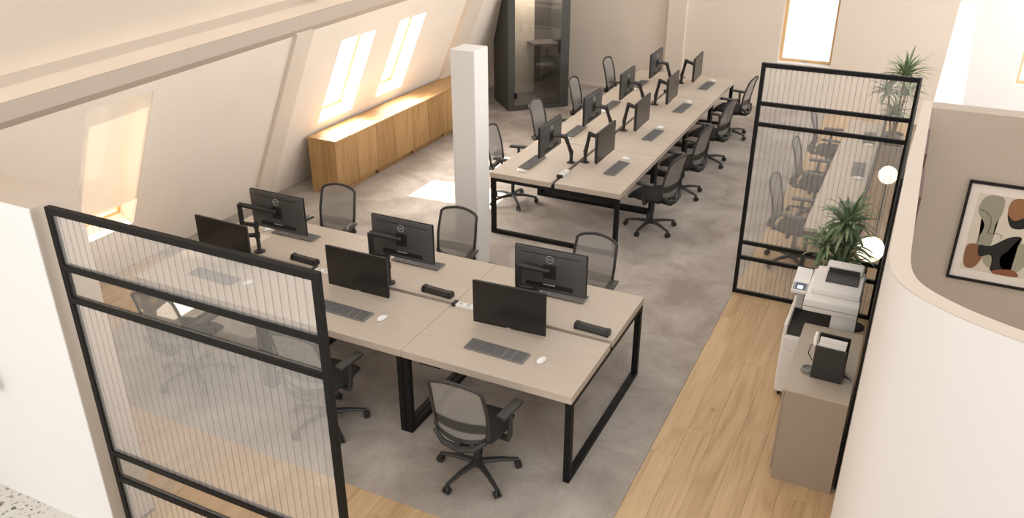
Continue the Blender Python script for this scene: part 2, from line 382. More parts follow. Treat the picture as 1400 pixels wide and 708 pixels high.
# ------------------------------------------------------------------ front left wall
struct('wall_front', MB().box(-6.5, -2.545, -1.805, -1.50, 0, 2.395), M['greige_light'])
struct('wall_facing', MB().box(-6.5, -2.546, -1.812, -1.805, 0, 2.394), M['white_wall'])
struct('baseboard_front', MB().box(-6.5, -2.535, -1.50, -1.49, 0, .06), M['oak_cabinet'])
hk = MB(); hk.tube([(-3.36, -1.815, 1.16), (-3.36, -1.86, 1.15), (-3.335, -1.87, 1.08), (-3.33, -1.86, 1.0), (-3.345, -1.84, .965)], [.012, .014, .016, .018, .014], 10)
hk.lathe([(0, 0), (.03, 0), (.03, .01), (0, .012)], 16, Matrix.Translation((-3.36, -1.81, 1.16)) @ Matrix.Rotation(PI / 2, 4, 'X'))
tag(hk.build('wall_hook', M['brown_wood'], smooth=True), 'small curved dark brown hook on the white wall at the left edge', 'hook')

# ------------------------------------------------------------------ curved wall of the enclosed room
outer = [(1.80, 2.75), (1.765, 1.2), (1.765, -.20), (1.768, -.38), (1.785, -.53), (1.82, -.64), (1.87, -.72), (1.94, -.79), (2.03, -.86), (2.13, -.92), (2.31, -1.0), (2.6, -1.08), (3.1, -1.15), (4.2, -1.2)]
# subdivide smoothly (Catmull-Rom)
def smooth_path(P, k=5):
    out = []
    for i in range(len(P) - 1):
        p0, p1, p2, p3 = [Vector((*P[max(0, min(len(P) - 1, j))], 0)) for j in (i - 1, i, i + 1, i + 2)]
        for s_ in range(k):
            t = s_ / k; out.append(.5 * ((2 * p1) + (p2 - p0) * t + (2 * p0 - 5 * p1 + 4 * p2 - p3) * t * t + (3 * p1 - p0 - 3 * p2 + p3) * t ** 3))
    out.append(Vector((*P[-1], 0))); return [(p.x, p.y) for p in out]
op = outer[:2] + smooth_path(outer[2:], 5)
ip = []
for i, p in enumerate(op):
    a = Vector(op[max(0, i - 1)]); b = Vector(op[min(len(op) - 1, i + 1)]); d = (b - a).normalized(); nn = Vector((-d.y, d.x))
    th = .095 if p[1] < 1 else .095 - .03 * (p[1] - 1) / 1.75
    ip.append((p[0] + nn.x * th, p[1] + nn.y * th))
q = MB()
n = len(op); A = [q.bm.verts.new((x, y, 0)) for x, y in op]; B = [q.bm.verts.new((x, y, 2.4)) for x, y in op]
D = [q.bm.verts.new((x, y, 0)) for x, y in ip]; E_ = [q.bm.verts.new((x, y, 2.4)) for x, y in ip]
for i in range(n - 1):
    q.bm.faces.new((A[i], A[i + 1], B[i + 1], B[i])); q.bm.faces.new((D[i], E_[i], E_[i + 1], D[i + 1])); q.bm.faces.new((B[i], B[i + 1], E_[i + 1], E_[i])); q.bm.faces.new((A[i], D[i], D[i + 1], A[i + 1]))
q.bm.faces.new((A[0], B[0], E_[0], D[0])); q.bm.faces.new((A[-1], D[-1], E_[-1], B[-1]))
wr = struct('wall_curved', q, M['cream_wall'], smooth=True)
q = MB(); B = [q.bm.verts.new((x, y, 2.4005)) for x, y in op]; E_ = [q.bm.verts.new((x, y, 2.4005)) for x, y in ip]; B2 = [q.bm.verts.new((x, y, 2.404)) for x, y in op]; E2 = [q.bm.verts.new((x, y, 2.404)) for x, y in ip]
for i in range(n - 1):
    q.bm.faces.new((B2[i], B2[i + 1], E2[i + 1], E2[i])); q.bm.faces.new((B[i], E_[i], E_[i + 1], B[i + 1])); q.bm.faces.new((B[i], B[i + 1], B2[i + 1], B2[i])); q.bm.faces.new((E_[i], E2[i], E2[i + 1], E_[i + 1]))
struct('trim_8', q, M['greige_light'])
struct('wall_inner', MB().box(1.865, 4.2, 2.56, 2.75, 0, 2.4), M['greige'])
q = MB(); q.prism([(1.87, 2.75), (2.075, 2.75), (2.24, 8.2), (2.03, 8.2)], 0, 2.4)
struct('wall_right', q, M['white_wall'])
# ------------------------------------------------------------------ chairs
def lerp(a, b, t): return a + (b - a) * t
def make_chair():
    t = thing('office_chair', 'x', 'chair')
    # local: person faces +Y, hub at the origin
    q = MB()
    for k in range(5):
        a = PI / 2 + .3 + k * 2 * PI / 5; d = Vector((math.cos(a), math.sin(a), 0))
        q.tube([d * .03 + Vector((0, 0, .105)), d * .17 + Vector((0, 0, .100)), d * .31 + Vector((0, 0, .075))], [.028, .022, .016], 8, flat=.8)
        q.tube([d * .305 + Vector((0, 0, .08)), d * .305 + Vector((0, 0, .05))], .012, 8)
    q.lathe([(.045, .08), (.045, .13), (.03, .135)], 16)
    q.build('base', M['chair_frame'], t, True)
    for k in range(5):
        a = PI / 2 + .3 + k * 2 * PI / 5; d = Vector((math.cos(a), math.sin(a), 0)); p = Vector((-d.y, d.x, 0))
        w_ = MB()
        for s_ in (-1, 1):
            m_ = Matrix.Translation(d * .31 + p * s_ * .016 + Vector((0, 0, .029))) @ p.to_track_quat('Z', 'X').to_matrix().to_4x4()
            w_.lathe([(.02, -.009), (.028, -.007), (.028, .007), (.02, .009)], 14, m_)
        w_.rbox(-.014, .014, -.02, .02, .03, .062, .004, 1, Matrix.Translation(d * .305))
        w_.build('castor', M['plastic_dark'], t, True)
    MB().lathe([(.024, .12), (.024, .25), (.018, .25), (.018, .40)], 14).build('gas_column', M['chair_frame'], t, True)
    q = MB(); q.rbox(-.09, .09, -.14, .12, .375, .425, .015); q.tube([(.08, .03, .39), (.23, .03, .385)], [.008, .012], 8)
    q.rbox(-.035, .035, -.27, -.10, .37, .41, .012)
    q.build('mechanism', M['plastic_dark'], t, True)
    # seat: rounded cushion grid
    q = MB(); nu, nv = 14, 14; top = []; bot = []
    for j in range(nv + 1):
        v = j / nv * 2 - 1; rt = []; rb = []
        for i in range(nu + 1):
            u = i / nu * 2 - 1
            # squircle map
            x = u * math.sqrt(1 - v * v * .30); y = v * math.sqrt(1 - u * u * .30)
            e = max(abs(u), abs(v)); h = .035 * (1 - e ** 5) ; X = x * .245; Y = .03 + y * .235
            zc = .455 + (.012 * x * x) - (.03 * max(0, v - .5) ** 2 * 4)
            rt.append(q.bm.verts.new((X, Y, zc + h))); rb.append(q.bm.verts.new((X * .93, .03 + y * .215, zc - .03 - .012 * (1 - e ** 4))))
        top.append(rt); bot.append(rb)
    for j in range(nv):
        for i in range(nu):
            q.bm.faces.new((top[j][i], top[j][i + 1], top[j + 1][i + 1], top[j + 1][i])); q.bm.faces.new((bot[j][i], bot[j + 1][i], bot[j + 1][i + 1], bot[j][i + 1]))
    ring = lambda G: [G[0][i] for i in range(nu)] + [G[j][nu] for j in range(nv)] + [G[nv][i] for i in range(nu, 0, -1)] + [G[j][0] for j in range(nv, 0, -1)]
    a, b = ring(top), ring(bot)
    for i in range(len(a)): q.bm.faces.new((a[i], b[i], b[(i + 1) % len(a)], a[(i + 1) % len(a)]))
    q.build('seat', M['seat'], t, True)
    # backrest: side profile leans back, wraps slightly
    def bp(u, v):
        hw = lerp(.200, .210, min(1, v * 2)) if v < .5 else lerp(.210, .198, (v - .5) * 2)
        r = .055; cut = 0
        if v > 1 - r: cut = 1 - math.sqrt(max(0, 1 - ((v - (1 - r)) / r) ** 2))
        hw -= .028 * cut
        if v < .13: hw -= .035 * (1 - math.sqrt(max(0, 1 - ((.13 - v) / .13) ** 2)))
        z = .47 + v * .53; y = -.215 - .02 * math.sin(v * PI * .9 + .2) + (-.10 * v * v) + .05 * (1 - v) * v
        y += -.03 * (1 - abs(u) ** 2) * (1 - .4 * v)
        zz = z - (.03 * u * u * v) + .02 * (u * u) * (1 - v) * 1.5
        return Vector((u * hw, y, zz))
    nu, nv = 10, 18; G = [[bp(i / nu * 2 - 1, j / nv) for i in range(nu + 1)] for j in range(nv + 1)]
    def sheet(j0, j1, off):
        q = MB(); V = [[q.bm.verts.new(p + Vector((0, off, 0))) for p in G[j]] for j in range(j0, j1 + 1)]
        for j in range(len(V) - 1):
            for i in range(nu): q.bm.faces.new((V[j][i], V[j][i + 1], V[j + 1][i + 1], V[j + 1][i]))
        return q
    sheet(0, nv, 0).build('backrest', M['mesh'], t, True)
    sheet(3, 6, -.010).build('lumbar_band', M['mesh_band'], t, True)
    per = [G[0][i] for i in range(nu)] + [G[j][nu] for j in range(nv)] + [G[nv][i] for i in range(nu, 0, -1)] + [G[j][0] for j in range(nv, 0, -1)]
    rad = [.02 if p.z < .56 else .0135 for p in per]
    q = MB().tube(per, rad, 8, closed=True)
    q.tube([(0, -.24, .395), (0, -.285, .42), (0, -.29, .49)], [.03, .028, .022], 8)
    q.tube([(-.20, -.255, .52), (-.12, -.285, .455), (0, -.30, .44), (.12, -.285, .455), (.20, -.255, .52)], [.016, .022, .026, .022, .016], 8)
    q.build('back_frame', M['chair_frame'], t, True)
    for s_ in (-1, 1):
        q = MB(); q.tube([(s_ * .20, -.03, .415), (s_ * .27, -.04, .42), (s_ * .285, -.04, .47), (s_ * .285, -.03, .655)], [.018, .02, .02, .017], 8)
        ar = q.build('armrest', M['chair_arm'], t, True)
        pq = MB(); pq.rbox(-.04, .04, -.15, .11, .655, .683, .012, 2, Matrix.Translation((s_ * .28, 0, 0)) @ Matrix.Rotation(-s_ * .12, 4, 'Z'))
        pq.build('arm_pad', M['chair_arm'], ar, True)
    return t
CH = make_chair(); first = [True]
def chair(x, y, rz, label, group):
    o = CH if first[0] else copy_tree(CH); first[0] = False
    o.location = (x, y, 0); o.rotation_euler = (0, 0, math.radians(rz)); o['label'] = label; o['group'] = group
    return o

# ------------------------------------------------------------------ desks
H = .77
def make_desk():
    t = thing('double_desk', 'x', 'desk')
    MB().rbox(.0015, 1.3985, 0, .785, H - .062, H, .002, 1).build('desktop', M['desk'], t)
    MB().rbox(.0015, 1.3985, .83, 1.612, H - .062, H, .002, 1).build('desktop', M['desk'], t)
    MB().box(.01, 1.39, .785, .83, H - .062, H - .036).build('gap_rail', M['black'], t)
    for x in (0.003, 1.347):
        q = MB(); a, b = .012, 1.60; zt = H - .062
        q.box(x, x + .05, a, a + .05, .0, zt).box(x, x + .05, b - .05, b, 0, zt).box(x, x + .05, a + .05, b - .05, 0, .045).box(x, x + .05, a + .05, b - .05, zt - .04, zt)
        q.build('leg_frame', M['black'], t)
    for y in (.30, 1.26):
        MB().box(.053, 1.347, y, y + .05, H - .105, H - .063).build('crossbar', M['black'], t)
    q = MB(); q.box(.10, .28, .10, .62, H - .15, H - .106); q.build('cable_tray', M['black'], t)
    return t
D0 = make_desk(); 
desks = [((-1.4 * (k + 1), 0, 0), 0) for k in range(3)] + [((-.967, 3.745 + 1.41 * k, 0), 90) for k in range(4)]
dl = ['front bench double desk at its right end, nearest the oak floor', 'middle double desk of the front bench', 'front bench double desk behind the glass screen at far left',
      'nearest double desk of the far bench, beside the white column', 'second double desk of the far bench counted from the column', 'third double desk of the far bench, next to last before the back wall', 'farthest double desk of the far bench, by the back wall']
for k, ((loc, rz), lb) in enumerate(zip(desks, dl)):
    o = D0 if k == 0 else copy_tree(D0); o.location = loc; o.rotation_euler = (0, 0, math.radians(rz)); o['label'] = 'beige-topped black-legged ' + lb; o['group'] = 'double desks in two benches'
def onbench(k, lx, ly):       # k 0..2 near bench from the right, 3..6 far bench from the column
    (ox, oy, _), rz = desks[k]
    return (ox + lx, oy + ly) if rz == 0 else (ox - ly, oy + lx)
place = ['right desk of the front bench', 'middle desk of the front bench', 'left desk of the front bench', 'first desk of the far bench', 'second desk of the far bench', 'third desk of the far bench', 'last desk of the far bench']

# ------------------------------------------------------------------ monitors
def text_mesh(txt, size, ext):
    cu = bpy.data.curves.new('t', 'FONT'); cu.body = txt; cu.size = size; cu.extrude = ext; cu.align_x = 'CENTER'; cu.align_y = 'CENTER'; cu.resolution_u = 3
    o = bpy.data.objects.new('t', cu); C.objects.link(o); bpy.context.view_layer.update()
    me = bpy.data.meshes.new_from_object(o.evaluated_get(bpy.context.evaluated_depsgraph_get())); bpy.data.objects.remove(o); return me
def make_monitor():
    t = thing('monitor', 'x', 'monitor')          # local: screen faces -Y, centre of panel at the origin
    w2, h2 = .307, .185
    MB().rbox(-w2, w2, -.006, .012, -h2, h2, .004, 2).build('bezel', M['bezel'], t)
    MB().box(-w2 + .006, w2 - .006, -.0075, -.004, -h2 + .014, h2 - .006).build('screen', M['screen'], t)
    MB().rbox(-w2 + .004, w2 - .004, .010, .030, -h2 + .004, h2 - .004, .008, 2).build('back_shell', M['monitor_back'], t, True)
    MB().box(-.25, .25, .0285, .0305, h2 - .048, h2 - .042).build('vent_slot', M['groove'], t)
    MB().box(-.20, .20, .0285, .0303, -h2 + .035, -h2 + .075).build('port_recess', M['groove'], t)
    MB().box(-.05, .05, .030, .0315, -h2 + .062, -h2 + .070).build('service_label', M['logo'], t)
    MB().rbox(-.055, .055, .028, .038, -.06, .06, .004, 1).build('mount_plate', M['groove'], t)
    q = MB(); ring = [(.030 * math.cos(a) , .0315, .105 + .030 * math.sin(a)) for a in [2 * PI * i / 28 for i in range(28)]]
    q.tube(ring, .0022, 6, closed=True)
    me = text_mesh('DELL', .020, .0006); bt = bmesh.new(); bt.from_mesh(me)
    bmesh.ops.transform(bt, matrix=Matrix.Translation((0, .0318, .105)) @ Matrix.Rotation(PI, 4, 'Z') @ Matrix.Rotation(PI / 2, 4, 'X'), verts=bt.verts)
    q.join(bt); q.build('logo', M['logo'], t)
    MB().box(-.02, .02, -.0085, -.0065, -h2 + .004, -h2 + .010).build('chin_mark', M['logo'], t)
    return t
MO = make_monitor(); mfirst = [True]
def monitor(x, y, z, rz, label, group, tilt=0):
    o = MO if mfirst[0] else copy_tree(MO); mfirst[0] = False
    o.location = (x, y, z); o.rotation_euler = (math.radians(tilt), 0, math.radians(rz)); o['label'] = label; o['group'] = group
# ------------------------------------------------------------------ keyboard, mouse
def make_keyboard(w=.50, d=.145):
    t = thing('keyboard', 'x', 'keyboard')
    q = MB(); m_ = Matrix.Rotation(math.radians(2.5), 4, 'X'); q.rbox(-w / 2, w / 2, -d / 2, d / 2, .004, .014, .003, 1, m_)
    q.box(-w / 2 + .02, w / 2 - .02, d / 2 - .03, d / 2 - .01, 0, .014)
    q.box(-w / 2 + .02, w / 2 - .02, -d / 2 + .006, -d / 2 + .012, 0, .006); q.build('body', M['kb'], t)
    q = MB(); cols = [.0185 * i for i in range(15)] + [.0185 * 15 + .010 + .0185 * i for i in range(3)] + [.0185 * 18 + .02 + .0185 * i for i in range(4)]
    span = cols[-1] + .0185; s_ = (w - .02) / span
    for r in range(6):
        i = 0
        while i < len(cols):
            c = cols[i]; wd = .0125
            if r == 0 and i == 4: wd = .0125 + .0185 * 5; skip = 5
            else: skip = 0
            x = -w / 2 + .01 + c * s_; y = -d / 2 + .009 + r * (d - .016) / 6
            q.box(x, x + wd * s_, y, y + (d - .016) / 6 - .0075, .0135, .0175, m_); i += 1 + skip
    tag(q.build('keys', M['key'], t), kind='stuff')
    return t
KB = make_keyboard(); kfirst = [True]
def keyboard(x, y, rz, label, group):
    o = KB if kfirst[0] else copy_tree(KB); kfirst[0] = False
    o.location = (x, y, H); o.rotation_euler = (0, 0, math.radians(rz)); o['label'] = label; o['group'] = group
def make_mouse():
    t = thing('mouse', 'x', 'mouse')
    q = MB(); n, mrows = 16, 7
    prof = []
    for j in range(mrows + 1):
        a = j / mrows * PI / 2; prof.append((math.cos(a), math.sin(a)))
    q.lathe([(1, 0)] + prof[0:-1] + [(.0005, 1)], 20)
    for v in q.bm.verts:
        x, y, z = v.co; v.co = (x * .030 * (1 - .1 * y), y * .055, .004 + z * .026 * (1 - .18 * y))
    q.build('shell', M['white_plastic'], t, True)
    q = MB(); q.lathe([(1, 0), (1, .1)], 18)
    for v in q.bm.verts: v.co = (v.co.x * .028, v.co.y * .052, v.co.z * .05)
    q.build('sole', M['plastic_dark'], t)
    q = MB(); q.rbox(-.003, .003, .022, .034, .024, .0285, .001, 1); q.build('scroll_wheel', M['printer_grey'], t)
    return t
MS_ = make_mouse(); sfirst = [True]
def mouse(x, y, rz, label, group):
    o = MS_ if sfirst[0] else copy_tree(MS_); sfirst[0] = False
    o.location = (x, y, H); o.rotation_euler = (0, 0, math.radians(rz)); o['label'] = label; o['group'] = group

# ------------------------------------------------------------------ monitor arms
def arm_single(x, y, px, py, pz, label, group, bow):
    """clamp at (x,y), monitor mount at p; bow = offset of the elbow"""
    t = thing('monitor_arm', label, 'monitor arm', (x, y, H), 0, group)
    tgt = Vector((px - x, py - y, pz - H)); e1 = Vector((0, 0, .13)); e2 = Vector((tgt.x * .40 + bow[0], tgt.y * .40 + bow[1], bow[2]))
    q = MB(); q.rbox(-.045, .045, -.04, .04, 0, .012, .003, 1); q.tube([(0, 0, .012), (0, 0, .13)], [.022, .020], 12); q.build('post', M['plastic_dark'], t, True)
    q = MB(); q.tube([e1 + Vector((0, 0, -.03)), e1 + Vector((0, 0, .025))], .024, 12); q.tube([e1, e1.lerp(e2, .5), e2], [.028, .022, .026], 10); q.tube([e2 + Vector((0, 0, -.025)), e2 + Vector((0, 0, .025))], .023, 12)
    q.build('lower_arm', M['plastic_dark'], t, True)
    q = MB(); mid = e2.lerp(tgt, .85); q.tube([e2, e2.lerp(tgt, .5) + Vector((0, 0, .012)), mid, tgt], [.028, .024, .020, .026], 10); q.build('upper_arm', M['plastic_dark'], t, True)
    return t
def arm_dual(x, y, pf, pb, label, group):
    t = thing('monitor_arm', label, 'monitor arm', (x, y, H), 0, group)
    MB().lathe([(.055, 0), (.055, .006), (.045, .012), (.022, .014), (.019, .02), (.019, .285), (0.0, .29)], 20).build('post', M['plastic_dark'], t, True)
    for nm, p, el, h in (('rear_arm', pb, (-.15, -.02), .27), ('front_arm', pf, (-.17, -.10), .17)):
        tgt = Vector((p[0] - x, p[1] - y, p[2] - H)); e1 = Vector((0, 0, h)); e2 = Vector((el[0], el[1], h + .0)); e3 = Vector((el[0], el[1], max(tgt.z + .02, h) + .03))
        q = MB(); q.tube([e1 + Vector((0, 0, -.025)), e1 + Vector((0, 0, .025))], .026, 12); q.tube([e1, e2], [.022, .019], 10)
        q.tube([e2 + Vector((0, 0, -.02)), e3], [.023, .023], 10); q.build(nm, M['plastic_dark'], t, True)
        q = MB(); q.tube([e3, e3.lerp(tgt, .6), e3.lerp(tgt, .85), tgt], [.022, .024, .016, .024], 10); q.build('upper_' + nm, M['plastic_dark'], t, True)
    return t

G_m = 'monitors on arms over the two benches'; G_k = 'keyboards on the two benches'; G_s = 'white mice beside keyboards'; G_a = 'monitor arms clamped to the benches'; G_c = 'mesh office chairs around the benches'
nm = ['right', 'middle', 'left']
for k in range(3):
    # near bench, front row: people sit on the camera's side
    fx, fy = onbench(k, [.62, .595, .52][k], .60); bx, by = onbench(k, [.80, .82, .87][k], .99)
    ax, ay = onbench(k, [.72, .715, .665][k], .885)
    monitor(fx, fy, .985, [3, 0, -1][k], 'black monitor with dark screen facing us on the front row, %s of the front bench' % nm[k], G_m)
    monitor(bx, by, 1.175, 180 + [2, 0, 0][k], 'dark grey monitor showing its back and round logo, %s of the front bench' % nm[k], G_m)
    arm_dual(ax, ay, (fx, fy + .035, .99), (bx, by - .035, 1.18), 'black dual monitor arm on a round base at the %s of the front bench' % nm[k], G_a)
    kx, ky = onbench(k, .665, .30)
    keyboard(kx - (.005 if k else 0), ky, -1.5, 'dark keyboard with grey keys on the front row, %s desk of the front bench' % nm[k], G_k)
    sx, sy = onbench(k, 1.02 - (.01 if k else 0), .335)
    mouse(sx, sy, -12, 'white mouse beside the %s keyboard of the front row' % nm[k], G_s)
    keyboard(onbench(k, .73, 1.33)[0], 1.335, 180, 'keyboard behind the logo monitor at the %s of the front bench' % nm[k], G_k)
    mouse(onbench(k, .395, 1.31)[0], 1.31, 170, 'white mouse behind the logo monitor at the %s of the front bench' % nm[k], G_s)
    # speaker bar / dock
    q = MB(); dx, dy = onbench(k, [1.205, 1.20, 1.19][k], .895)
    tsb = thing('desk_speaker', 'black rounded speaker bar lying on the %s of the front bench' % nm[k], 'speaker', (dx, dy, H), math.radians(-3), 'black speaker bars on the front bench')
    hexa = [(-.03, .0), (.03, 0), (.036, .02), (.022, .05), (-.022, .05), (-.036, .02)]
    q.prism(hexa, -.115, .115, Matrix.Rotation(PI / 2, 4, 'Z') @ Matrix.Rotation(PI / 2, 4, 'X')); q.build('speaker_body', M['plastic_dark'], tsb)
    for s_ in (-1, 1):
        q = MB(); hh = [(x * 1.08, z * 1.06) for x, z in hexa]; q.prism(hh, s_ * .115, s_ * .145, Matrix.Rotation(PI / 2, 4, 'Z') @ Matrix.Rotation(PI / 2, 4, 'X')); q.build('end_cap', M['bezel'], tsb)
for k in range(4):
    kk = k + 3; o_ = ['nearest', 'second', 'third', 'farthest'][k]; oi_ = ['nearest the column', 'second from the column', 'third from the column', 'nearest the back wall'][k]
    X = -1.455; Y = 4.585 + 1.405 * k
    monitor(X, Y, 1.055, 90 + [0, 1, 2, 3][k], 'black monitor with screen towards us on the far bench, %s' % oi_, G_m)
    XL = -2.03; YL = 4.215 + 1.38 * k
    monitor(XL, YL, 1.155, 270 + [0, 0, 1, 1][k], 'dark grey monitor seen from behind on the far bench, %s' % oi_, G_m)
    arm_single(-1.70, Y - .03, X - .035, Y, 1.06, 'black jointed monitor arm on the right side of the far bench, %s' % oi_, G_a, (-.03, -.03, .37))
    arm_single(-1.845, YL + .25, XL + .035, YL, 1.16, 'black jointed monitor arm on the left side of the far bench, %s' % oi_, G_a, (.02, .0, .35))
    keyboard(-1.28, 4.51 + 1.42 * k, 88, 'keyboard on the right side of the far bench, %s' % oi_, G_k)
    mouse(-1.29, 4.88 + 1.42 * k, 75, 'white mouse past the right side keyboard, %s' % oi_, G_s)
    keyboard(-2.27, 4.27 + 1.38 * k, 270, 'keyboard on the left side of the far bench, %s' % oi_, G_k)
    mouse(-2.26, 3.94 + 1.38 * k, 265, 'white mouse before the left side keyboard, %s' % oi_, G_s)
# power modules in the gap
def power(x, y, rz, label):
    t = thing('power_socket', label, 'socket', (x, y, H), math.radians(rz), 'power modules in the desk gaps')
    MB().rbox(-.09, .12, -.032, .032, -.02, .022, .006, 2).build('socket_strip', M['white_plastic'], t)
    MB().rbox(-.125, -.088, -.036, .036, -.02, .028, .006, 2).build('end_cap', M['plastic_dark'], t)
    for i in range(2): MB().lathe([(.019, .020), (.019, .0235), (.015, .0235), (.015, .0228)], 16, Matrix.Translation((-.05 + i * .07, 0, 0))).build('socket_outlet', M['printer_grey'], t)
for k, (x, y) in enumerate([(-1.27, .80), (-2.72, .80)]): power(x, y, 0, 'white power strip in the gap of the front bench %s' % ['by the right monitor', 'by the left seam'][k])
for k in range(4): power(-1.775, 4.06 + 1.41 * k, 90, 'white power strip in the far bench gap, %s' % ['nearest the column', 'second from the column', 'third from the column', 'nearest the back wall'][k])

# chairs
chair(-.665, -.17, 2, 'dark mesh office chair in the foreground, back to us, at the right desk', G_c)
chair(-2.04, -.16, 3, 'dark mesh office chair half behind the glass screen edge at the middle desk', G_c)
chair(-3.48, -.15, 6, 'mesh office chair seen whole through the fluted glass at the left desk', G_c)
for k, x in enumerate((-.66, -2.09, -3.52)):
    chair(x, 1.84, 180 - [4, 0, -4][k], 'grey mesh office chair on the far side of the front bench, %s' % nm[k], G_c)
for k in range(4):
    chair(-.87, [4.70, 5.96, 7.35, 8.80][k], 90 + [-13, -10, -11, -6][k], 'black mesh office chair on the right of the far bench, %s' % ['nearest', 'second', 'third', 'farthest'][k], G_c)
    chair(-2.76, [4.74, 6.10, 7.52, 9.03][k], -90 + [4, 0, 3, 0][k], 'grey mesh office chair on the left of the far bench, %s' % ['nearest beside the column', 'second', 'third', 'farthest'][k], G_c)

# ------------------------------------------------------------------ glass screens
def glass_screen(label, x0, x1, y, rails, ribbed, pitch=.046, hw=.02):
    W = x1 - x0; t = thing('glass_screen', label, 'screen', (x0, y, 0), 0, 'black framed fluted glass screens')
    for x in (0, W - .037): MB().box(x, x + .037, -.018, .018, 0, 2.4).build('post', M['black'], t)
    for z in rails: MB().box(.037, W - .037, -.018, .018, z, z + .037 + (.003 if z > 2.3 else 0)).build('rail', M['black'], t)
    rs = sorted(rails)
    for i in range(len(rs) - 1):
        a, b = rs[i] + .04, rs[i + 1]
        if ribbed[i]:
            q = MB(); n = int((W - .08) / pitch); p = (W - .08) / n; bm = q.bm; prev = None; m_ = 4
            for k in range(n * m_ + 1):
                x = .04 + k * p / m_; yy = -.005 - .004 * abs(math.sin(PI * k / m_))
                cur = [bm.verts.new((x, yy, a)), bm.verts.new((x, yy, b)), bm.verts.new((x, .004, a)), bm.verts.new((x, .004, b))]
                if prev: bm.faces.new((prev[0], cur[0], cur[1], prev[1])); bm.faces.new((prev[2], prev[3], cur[3], cur[2]))
                prev = cur
            q.build('fluted_pane', M['glass_rib'], t)
            q = MB()
            for k in range(1, n):
                x = .04 + k * p; q.box(x - .0035, x + .0035, -.0075, -.0055, a, b)
            tag(q.build('flutes', M['flute'], t), kind='stuff')
        else: MB().box(.04, W - .04, -.004, .004, a, b).build('clear_pane', M['glass_clear'], t)
    return t
glass_screen('large black framed fluted glass screen in the left foreground, fixed to the white wall', -2.488, -.617, -1.741, [0, .47, .68, 1.80, 2.01, 2.36], [1, 0, 1, 0, 1], .052)
glass_screen('black framed fluted glass screen behind the printer, before the plants', .40, 1.762, 3.523, [0, .39, .56, 1.80, 2.0, 2.36], [1, 0, 1, 1, 1])
tag(MB().box(1.748, 1.762, .80, 3.50, 0, 2.4).build('partition_panel', M['black']), 'thin black panel running along the curved wall behind the cabinet', 'panel')

# ------------------------------------------------------------------ long oak sideboard
t = thing('oak_sideboard', 'long low oak sideboard with plain doors under the roof windows', 'sideboard', (-4.92, 3.90, 0))
hs = .76; n_mod = 4; mw = .935
MB().box(-.45, .012, -.005, n_mod * mw + .005, hs - .022, hs).build('top', M['oak_top'], t)
MB().box(-.44, 0, 0, .02, 0, hs - .022).build('side_panel', M['oak_cabinet'], t)
MB().box(-.44, 0, n_mod * mw - .02, n_mod * mw, 0, hs - .022).build('side_panel', M['oak_cabinet'], t)
MB().box(-.44, -.022, .02, n_mod * mw - .02, .08, hs - .022).build('carcass', M['oak_cabinet'], t)
for k in range(n_mod):
    MB().box(-.40, -.045, k * mw + .03, (k + 1) * mw - .03, 0, .08).build('plinth', M['oak_cabinet'], t)
    for j in range(2):
        y0 = k * mw + j * mw / 2
        MB().rbox(-.020, 0, y0 + (.022 if k == j == 0 else .002), y0 + mw / 2 - .002, .085, hs - .026, .0015, 1).build('door', M['oak_cabinet'], t)

# ------------------------------------------------------------------ phone booth
ang = math.atan2(.77, .81); t = thing('phone_booth', 'tall charcoal office phone booth with glass door at the back wall', 'booth', (-4.67, 8.49, 0), ang)
W, Dp, Hh = 1.12, .88, 2.35
MB().box(0, W, 0, Dp, 0, .09).build('floor_plate', M['booth'], t)
MB().box(0, .05, .0, Dp, .09, Hh).build('side_panel', M['booth'], t)
MB().box(W - .05, W, .0, Dp, .09, Hh).build('side_panel', M['booth'], t)
MB().box(.05, W - .05, Dp - .05, Dp, .09, Hh).build('rear_panel', M['booth_in_dark'], t)
MB().box(.05, W - .05, 0, Dp - .05, Hh - .08, Hh).build('roof_panel', M['booth'], t)
MB().box(.05, .12, 0, .05, .09, Hh - .08).box(W - .16, W - .05, 0, .05, .09, Hh - .08, ).build('door_jamb', M['booth'], t)
MB().box(.12, W - .16, .012, .022, .10, Hh - .08).build('glass_door', M['booth_glass'], t)
MB().box(.055, .74, Dp - .09, Dp - .055, .10, Hh - .1).build('lining_reflection', M['booth_in'], t)  # beige lining, widened to stand for the room reflected in the door
MB().box(.05, .06, .06, Dp - .06, .09, Hh - .1).build('inner_lining', M['booth_in_dark'], t)
MB().box(.60, W - .05, .45, Dp - .06, 1.02, 1.045).build('shelf', M['booth_in_dark'], t)
for z in (.22, 1.9): MB().box(.10, .16, -.004, .011, z, z + .09).build('hinge', M['black'], t)
MB().box(W - .20, W - .18, -.03, .0, .95, 1.2).build('door_handle', M['black'], t)
MB().box(.45, .75, .3, .6, Hh - .095, Hh - .081).build('ceiling_lamp', mat('booth_lamp', (255, 236, 208), .5, emit=2.0), t)
bl_ = bpy.data.lights.new('booth_fill', 'AREA'); bl_.size = .3; bl_.energy = 22; bl_.color = (1, .9, .78); bo = bpy.data.objects.new('booth_fill', bl_); C.objects.link(bo); bo.parent = t; bo.location = (.6, .45, Hh - .10)  # added lamp that brightens the booth interior behind the glass
th_ = math.radians(0)
sx, sy = -4.67 + math.cos(ang) * .80 - math.sin(ang) * .35, 8.49 + math.sin(ang) * .80 + math.cos(ang) * .35
q = MB(); q.lathe([(.16, 0), (.16, .015), (.03, .03), (.025, .56)], 20); tq = thing('bar_stool', 'dark round stool inside the phone booth', 'stool', (sx, sy, .09))
q.build('stem', M['black'], tq, True); MB().lathe([(.0, .56), (.15, .56), (.17, .58), (.165, .62), (0.001, .63)], 24).build('seat', M['seat'], tq, True)

